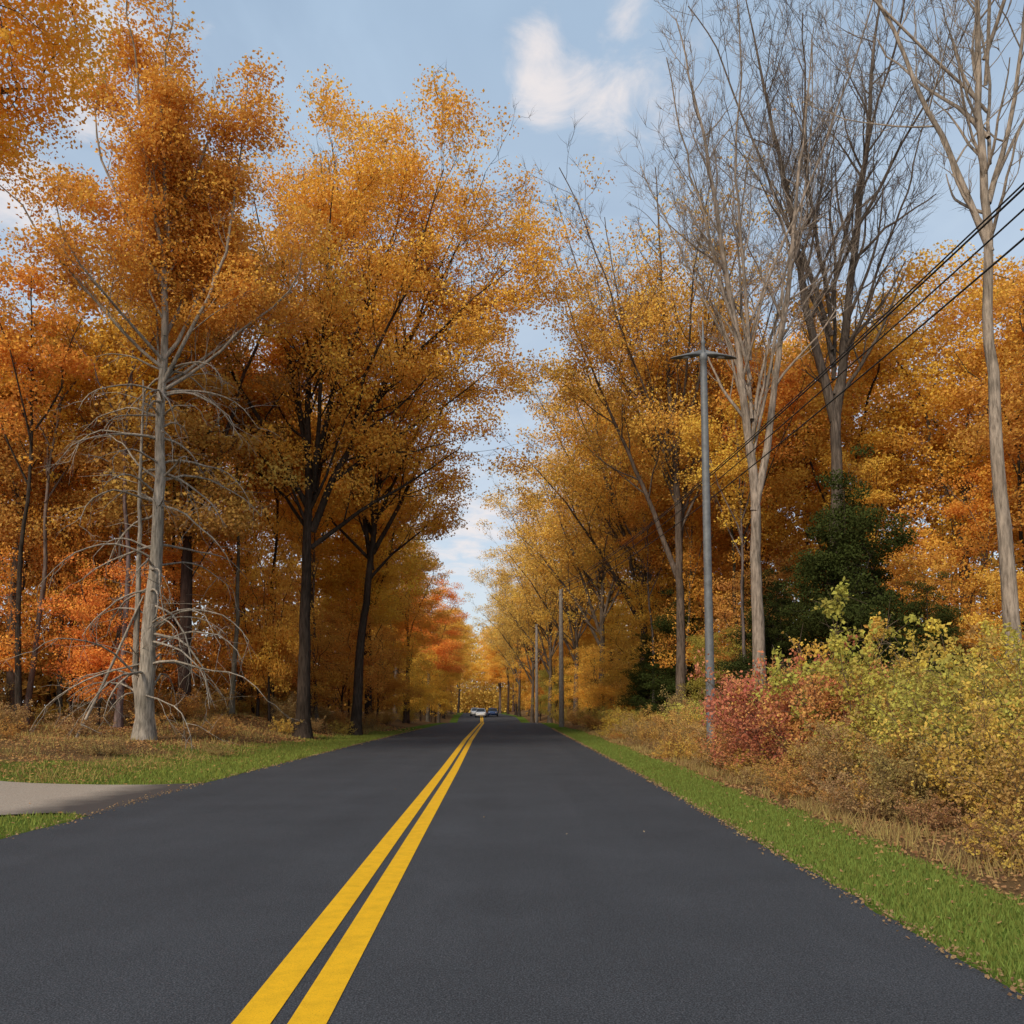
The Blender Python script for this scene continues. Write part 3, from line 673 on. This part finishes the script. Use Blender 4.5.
under([(-16.8,35,.75,'r'),(-21.5,33,.8,'r'),(-25.5,36,.9,'o'),(-18,41,.9,'r'),(-13.2,45,.85,'o'),(-11.3,49,.7,'o'),(-10.6,55,.8,'o'),(-15.5,52,.95,'o'),(-31,43,1.05,'o'),(-10,65,.8,'o'),
       (-9.3,76,.8,'g'),(-9.2,90,.8,'g'),(-9.4,104,.8,'g'),(-10.4,122,.85,'g'),(-36,44,1,'o'),(-24,48,1.1,'o'),(-11.6,146,1,'g')],'young understory trees')
under([(-20,39,.8,'o'),(-12.0,43,.65,'g'),(-10.8,58,.7,'g'),(-33,46,.95,'o')],'young understory trees',1.7)
forest([(18.5,46,1.0,'g'),(24,44,1.04,'g'),(14.9,53,.98,'g'),(29,47,1.06,'o'),(21,56,1.1,'g'),(16.5,62,1.08,'o'),(13.5,78,1.,'o'),(35,52,1.05,'o'),(12.2,56,.8,'g'),
        (12,98,.9,'g'),(8.6,118,.75,'g'),(5.4,144,.8,'g'),(1.6,172,.85,'g'),(0,196,.9,'g'),(24.5,34,.84,'o')],'autumn woodland trees')
under([(19.5,38,.85,'o'),(21,41,1.05,'o'),(12.4,43,.8,'b'),(25,38,.95,'o'),(19.4,32,.65,'g'),(12.4,49,1,'g'),(10.8,56,1,'g'),(9.6,64,.9,'g'),(8.0,72,.7,'y'),(8.0,84,.75,'g'),(7.4,98,.75,'g'),(6.4,114,.8,'l'),
       (5.0,132,.85,'g'),(15.5,47,1.0,'b'),(28,41,1.2,'o'),(10.2,41,.5,'l'),(3.8,156,.9,'g')],'young understory trees')
sp_=[(-15.5,34),(-17.2,37),(-19.8,35),(-21,40),(-23.6,37.5),(-26,38),(-28,36),(-12.4,45),(-13.6,42),(-16.4,43),(-11.2,50),(-12.4,53),(-10.2,58),(-24,33),(-29.5,39),(-18.6,32.5),(-10.4,66),
     (17.2,48),(18.6,43),(22.4,40),(20.8,44),(22.6,34),(11.2,42),(12.8,47),(9.9,49),(10.8,38),(23.8,39),(9.2,54),(14.0,50),(26.5,40)]
for x,y in sp_:
    s=.75+.4*rng.random()
    place('slim_tree',bP,lP,x,y,rng.random()*6.28,s,leafc=jit(ORANGE if rng.random()<.5 else GOLD),barkc=jit(DARKB if rng.random()<.5 else (.20,.165,.14)),label='slim straight woodland tree with a few autumn leaves',category='tree',group='slim woodland trees',tilt=(rng.normal()*.03,rng.normal()*.04))
for x,y,s,z_ in [(13.9,34.5,1.0,1.15),(15.2,36.5,.9,.95),(12.1,38,.75,.7),(16.9,34,.65,.62),(11.6,36,.6,.55),(10.3,50,.85,.8),(9.2,55,.7,.62),(13.4,43,.9,.8)]:
    place('evergreen_tree',bE,lE,x,y,rng.random()*6,s*1.1,leafc=jit((.048,.060,.015),.08),barkc=DARKB,label='dark green cedar beneath the taller trees',category='tree',group='evergreen trees in the wood',mat=NEEDLE,sz=z_)
print('forest',time.time()-T0)

# ------------------------------------------------------------------ shrubs
def build_shrub(name,seed,h,rad,stems,leaves,leaf,arch=.25,spr=.035,wk=.35):
    rng=np.random.default_rng(seed); mb=MB(); pts=[];tw=[]
    for i in range(stems):
        az=rng.random()*6.283; sp=rad*math.sqrt(rng.random()); l=h*(.35+.75*rng.random()); k=8
        b=np.array([math.cos(az),math.sin(az),0]); P0=b*sp*.25
        t=np.linspace(0,1,k)[:,None]
        P=P0+b*sp*(t**1.4)+np.array([0,0,1])*l*(t-arch*t**3*.6)+np.cumsum(rng.normal(size=(k,3))*.03*h,0)*t
        V,F=tube(P,np.linspace(.012,.0035,k)*h/2,4); mb.add(V,F)
        for j in range(2,k):
            for q in range(3):
                d=norm(rng.normal(size=3)+np.array([b[0]*.6,b[1]*.6,.5])); ll=.2*h*(.4+.8*rng.random())
                Q=np.array([P[j],P[j]+d*ll*.5,P[j]+d*ll+np.array([0,0,-.05*ll])]); V,F=tube(Q,[.004*h/2,.003*h/2,.0015*h/2],3); mb.add(V,F)
                tw.append(Q[1]);tw.append(Q[2])
        pts.append(P[2:])
    tp=np.concatenate([np.concatenate(pts),np.array(tw)]); wgt=(rng.random(len(tp))<wk)*1.0+.03
    idx=rng.choice(len(tp),leaves,p=wgt/wgt.sum()); C=tp[idx]+np.clip(rng.normal(size=(leaves,3)),-1.8,1.8)*spr*h; C[:,2]=np.abs(C[:,2])
    return mb.mesh(name+'_stem'),leaf_mesh(name+'_foliage',rng,C,leaf,rng.random(len(tp))[idx])
SH=[build_shrub('shrub%d'%i,90+i,2.0,1.2,32,8200,.058,wk=.38,spr=.038) for i in range(4)]
SP=[build_shrub('sprig%d'%i,95+i,3.4,.55,7,2600,.085,arch=.02,spr=.022) for i in range(3)]
LOW=[build_shrub('weed%d'%i,98+i,.7,.6,26,2500,.036) for i in range(2)]
SC={'y':(.66,.46,.08),'l':(.52,.45,.08),'o':(.62,.35,.085),'r':(.66,.22,.11),'b':(.48,.31,.12),'p':(.66,.33,.11)}
SL={'y':'leafy shrub with yellow autumn leaves beside the grass verge','l':'yellow-green leafy shrub beside the road','o':'orange-leaved shrub at the wood edge','r':'coral red shrub in autumn leaf among yellow brush','b':'brownish roadside shrub with thinning leaves','p':'coppery red shrub among yellow brush'}
SN={'y':'yellow_shrub','l':'green_shrub','o':'orange_shrub','r':'red_shrub','b':'brown_shrub','p':'copper_shrub'}
def shrub(x,y,s,k,M=SH,sz=None,grp='roadside shrubs'):
    v=M[rng.integers(len(M))]
    place(SN[k],v[0],v[1],x,y,rng.random()*6.28,s,leafc=jit(SC[k],.08),barkc=jit((.20,.145,.10)),label=SL[k],category='shrub',group=grp,parts=('stem','foliage'),sz=sz or s*(.75+.4*rng.random()),zoff=-.03)
near=[(6.1,7.8,.65,'b'),(7.1,8.8,.9,'y'),(6.1,9.6,.75,'o'),(7.8,10.2,1.05,'l'),(6.5,11.2,.85,'y'),(5.8,12.4,.6,'b'),(7.4,12.4,1.1,'l'),(6.4,13.5,.8,'o'),(8.7,12.7,1.1,'y'),(5.9,14.8,.6,'b'),(7.1,14.8,1.0,'l'),(8.7,15.2,1.1,'l'),
      (6.0,16.6,.7,'o'),(6.0,18.8,1.05,'r'),(6.8,18.2,1.15,'p'),(6.5,20.2,1.3,'r'),(7.5,19.6,1.25,'r'),(5.9,20.4,.85,'p'),(7.9,17.0,1.0,'y'),(8.9,18.7,1.1,'l'),(9.9,16.2,1.15,'l'),(5.5,21.8,.55,'b'),(6.9,22.4,1.1,'r'),(8,21.7,1.1,'y'),(6.5,23.6,.6,'o'),(5.4,25.8,.6,'o'),(7,25.7,.85,'y'),(9,24.2,1.1,'b'),
      (10.5,20.2,1.15,'y'),(5.6,28.2,.65,'b'),(7,29.7,.85,'o'),(9,29.2,1.0,'l'),(5.7,32.5,.7,'o'),(7.4,34.2,.9,'l'),(5.8,37,.7,'b'),(6.5,41,.9,'o'),(5.9,46,.8,'y'),(6.8,51,.9,'l'),(6,57,.9,'o'),(6.4,66,.9,'y'),(6,76,.9,'o'),(5.3,84,.9,'y'),(11,25.2,1.1,'o'),(12,18.2,1.15,'y'),(13,27.2,1.1,'b'),(11,30.2,1.1,'b'),(8.4,38.2,1.0,'b'),(10,13.2,1.1,'y'),(9.2,9.8,1.1,'l'),(7.8,15.9,.9,'o'),(8.1,23.0,1.0,'l')]
for a_ in near: shrub(*a_)
for x,y,s,k,z_ in [(6.95,18.4,1.2,'l',1.2),(7.6,18.9,1.1,'y',1.05),(6.9,16.4,.9,'l',.85),(9,13.4,.95,'y',.9),(8.2,11.2,.85,'l',.8),(8.1,14.0,.95,'y',.85),(9.6,15.6,1,'l',.95),(8.4,17.4,.9,'l',.9)]: shrub(x,y,s,k,SP,sz=z_)
for i in range(60):
    y=6.8+40*rng.random()**1.5; x=5.0+rng.random()*1.0; shrub(x,y,.55+.5*rng.random(),rng.choice(list('oybob')),LOW,grp='low verge plants')
for i in range(44):
    y=24+40*rng.random(); Lx=float(road_edges(y)[0]); x=Lx-2.2-rng.random()**.8*14
    if y<30 and x>-9: continue
    shrub(x,y,.7+.9*rng.random(),rng.choice(list('obboy')),LOW,grp='low woodland plants')
for x,y,s,k in [(-19,29,.7,'o'),(-22,30,.8,'b'),(-16,36,.8,'b'),(-25,32,.9,'o'),(-14.5,38,.8,'o'),(-11.3,44,.8,'b'),(-10,51,.8,'o'),(-9.5,59,.8,'o'),(-28,34,1,'b'),(-9.6,68,.8,'o'),(-9.4,80,.8,'y'),(-18,43,1.2,'o'),(-23,37,1.1,'b'),(-13.5,49,1.1,'o')]: shrub(x,y,s,k)

# ------------------------------------------------------------------ street lamp, poles, wires
metal=simple_mat('weathered_grey_metal',(.14,.145,.15),.6,.2,6,.25)
woodp=simple_mat('weathered_pole_wood',(.19,.17,.155),.85,0,5,.35)
lens=simple_mat('frosted_lamp_glass',(.35,.36,.37),.25)
wirem=simple_mat('black_cable',(.014,.014,.015),.6)
def lathe(prof,n=20):
    a=np.arange(n)*2*np.pi/n
    V=np.concatenate([np.stack([r*np.cos(a),r*np.sin(a),np.full(n,z)],-1) for r,z in prof]); k=len(prof)
    i=np.arange(k-1)[:,None]*n; j=np.arange(n)[None]; j2=(j+1)%n
    return V,np.stack([i+j,i+j2,i+n+j2,i+n+j],-1).reshape(-1,4)
def lathe_mesh(name,prof,n=20,smooth=True):
    V,F=lathe(prof,n); return make_mesh(name,V,[F],smooth)
lx,ly=5.75,24.2
e=bpy.data.objects.new('street_lamp',None); COL.objects.link(e); e.location=(lx,ly,float(gh(lx,ly))-.02)
e['label']='tall grey street lamp with two flat outstretched heads'; e['category']='street lamp'
H=11.85
add_obj('pole',lathe_mesh('lamp_pole',[(0,0),(.22,0),(.22,.1),(.17,.14),(.135,.3),(.125,2),(.10,H-.5),(.095,H-.1),(.12,H-.08),(.12,H+.1),(.07,H+.14),(0,H+.15)]),metal,e)
add_obj('finial',lathe_mesh('lamp_finial',[(.06,0),(.055,.3),(.075,.34),(.035,.42),(.020,.98),(0,1.0)],10),metal,e,loc=(0,0,H+.13))
def head_mesh():
    st=[(0.05,.06,.11,0.10),(.16,.09,.10,.09),(.30,.15,.08,.06),(.5,.16,.06,.03),(.72,.14,.042,.0),(.88,.10,.026,-.02),(.98,.03,.012,-.03)]
    n=14; a=np.arange(n)*2*np.pi/n; V=np.concatenate([np.stack([np.full(n,x),w_*np.cos(a),z+h_*np.sin(a)*np.where(np.sin(a)<0,.5,1.2)],-1) for x,w_,h_,z in st]); k=len(st)
    i=np.arange(k-1)[:,None]*n; j=np.arange(n)[None]; j2=(j+1)%n
    Q=np.stack([i+j,i+n+j,i+n+j2,i+j2],-1).reshape(-1,4)
    return make_mesh('lamp_head',V,[Q],True)
hm=head_mesh(); lm_=lathe_mesh('lamp_lens',[(0,-.035),(.05,-.03),(.075,-.012),(.075,0)],14)
for s_ in (0,math.pi):
    h_=add_obj('lamp_head',hm,metal,e,loc=(0,0,H),rot=(0,0,s_))
    add_obj('lamp_lens',lm_,lens,h_,loc=(.52,0,.005),scale=(1.8,1.0,1))
def utility(x,y,H,r,ins=True):
    e=bpy.data.objects.new('utility_pole',None); COL.objects.link(e); e.location=(x,y,float(gh(x,y))-.05)
    e['label']='slim weathered grey utility pole beside the road'; e['category']='utility pole'; e['group']='utility poles along the road'
    add_obj('pole',lathe_mesh('utility_pole_shaft',[(r,0),(r*.95,1),(r*.68,H-.03),(r*.6,H),(0,H)],14),woodp,e)
    if ins:
        for k_,(xi,zi) in enumerate(((.12,-.1),(-.12,-.5),(.12,-.9))):
            add_obj('insulator',lathe_mesh('insulator',[(.03,0),(.06,.03),(.04,.08),(.065,.1),(.03,.17),(0,.18)],8),lens,e,loc=(xi,-.1,H+zi))
    return e
utility(4.4,70,11.4,.22); utility(3.5,104,12.2,.18); utility(2.9,84,9.6,.10,False)
def wire(x0,x1,z0,z1,sag,y0=-6,y1=70,r=.016):
    t=np.linspace(0,1,60); P=np.stack([x0+(x1-x0)*t,y0+(y1-y0)*t,z0+(z1-z0)*t-4*sag*t*(1-t)],-1)
    V,F=tube(P,np.full(60,r),6)
    add_obj('power_line',make_mesh('power_line',V,[F],True),wirem,label='black overhead power line sagging toward the next pole',category='power line',group='overhead power lines')
wire(9.5,4.5,10.75,11.9,1.45); wire(9.25,4.3,10.4,11.6,1.4,r=.019); wire(9.3,4.45,10.2,11.45,1.5); wire(9.1,4.5,9.55,11.1,1.5,r=.018)
wire(4.5,3.6,11.9,12.4,.3,70,104); wire(4.3,3.4,11.6,12.0,.3,70,104)

# ------------------------------------------------------------------ cars
def car_parts():
    st=[(-2.25,.70,.38,.62),(-2.15,.82,.28,.72),(-1.3,.90,.22,.92),(-.6,.91,.22,.98),(.9,.91,.22,1.0),(1.8,.88,.24,1.02),(2.15,.82,.3,.95),(2.25,.74,.4,.85)]
    def sec(y,w,a,b): return [(-w*.93,y,a),(w*.93,y,a),(w,y,a+.12),(w,y,(a+b)/2),(w*.93,y,b-.04),(w*.8,y,b),(-w*.8,y,b),(-w*.93,y,b-.04),(-w,y,(a+b)/2),(-w,y,a+.12)]
    V=np.array([p for s in st for p in sec(*s)]); n=10;k=len(st); i=np.arange(k-1)[:,None]*n; j=np.arange(n)[None]; j2=(j+1)%n
    Q=np.stack([i+j,i+n+j,i+n+j2,i+j2],-1).reshape(-1,4)
    mb=MB(); mb.add(V,Q)
    cap=[]
    for b0,fl in ((0,1),((k-1)*n,0)):
        for q in ((0,1,2,9),(9,2,3,8),(8,3,4,7),(7,4,5,6)):
            qq=[b0+t for t in q]; cap.append(qq if fl else qq[::-1])
    mb.Q.append(np.array(cap))
    roof=np.array([(-.62,-.35,1.44),(.62,-.35,1.44),(.62,1.15,1.45),(-.62,1.15,1.45),(-.56,-.2,1.49),(.56,-.2,1.49),(.56,1.0,1.5),(-.56,1.0,1.5)])
    mb.add(roof,np.array([(4,5,6,7),(0,1,5,4),(1,2,6,5),(2,3,7,6),(3,0,4,7)]))
    for s in (-1,1):
        for p,q in (((.78*s,-1.05,.97),(.62*s,-.35,1.45)),((.80*s,.4,.99),(.64*s,.4,1.46)),((.76*s,1.75,1.0),(.62*s,1.15,1.45))):
            V,F=tube([p,q],[.045,.035],6); mb.add(V,F)
    body=mb.mesh('car_body',True)
    a=(-.74,-1.05,.95);b=(.74,-1.05,.95);c=(.6,-.35,1.44);d=(-.6,-.35,1.44);e_=(-.74,1.75,.98);f=(.74,1.75,.98);g=(.6,1.15,1.44);h=(-.6,1.15,1.44)
    win=[('windscreen',[a,b,c,d]),('rear_window',[f,e_,h,g]),('side_window',[b,f,g,c]),('side_window',[e_,a,d,h])]
    return body,[(nm,make_mesh(nm,np.array(v),[np.array([[0,1,2,3]])])) for nm,v in win]
glass=simple_mat('dark_car_glass',(.02,.025,.03),.08); tyre=simple_mat('tyre_rubber',(.02,.02,.02),.85); rimm=simple_mat('alloy_rim',(.5,.5,.52),.35,.8)
headm=simple_mat('headlight_glass',(.85,.85,.82),.15)
for x,y,c,lab,rot in [(-4.6,146,(.78,.79,.80),'white car driving along the tree-lined road',0),(-2.7,152,(.05,.10,.25),'dark blue car driving along the tree-lined road',0),(-6.1,160,(.75,.76,.76),'pale grey car beside the tree-lined road',.1)]:
    e=bpy.data.objects.new('car',None); COL.objects.link(e); e.location=(x,y,float(gh(x,y))+.02); e.rotation_euler=(0,0,rot); e['label']=lab; e['category']='car'; e['group']='distant cars on the road'
    bd,wn=car_parts(); add_obj('body',bd,simple_mat('car_paint',c,.25),e)
    for wnm,wm in wn: add_obj(wnm,wm,glass,e)
    for sx in (-1,1):
        for yy in (-1.4,1.4):
            wl=add_obj('wheel',None,None,e,loc=(sx*.82,yy,.32),rot=(0,math.pi/2*sx,0))
            add_obj('tyre',lathe_mesh('tyre',[(.2,-.1),(.31,-.1),(.33,-.06),(.33,.06),(.31,.11),(.2,.11)],18),tyre,wl)
            add_obj('rim',lathe_mesh('rim',[(.21,.1),(.17,.06),(.06,.08),(0,.09)],10),rimm,wl)
        add_obj('headlight',lathe_mesh('headlight',[(.13,0),(.11,.05),(0,.07)],10),headm,e,loc=(sx*.6,-2.2,.66),rot=(math.pi/2,0,0))
print('done',time.time()-T0, len(bpy.data.objects))
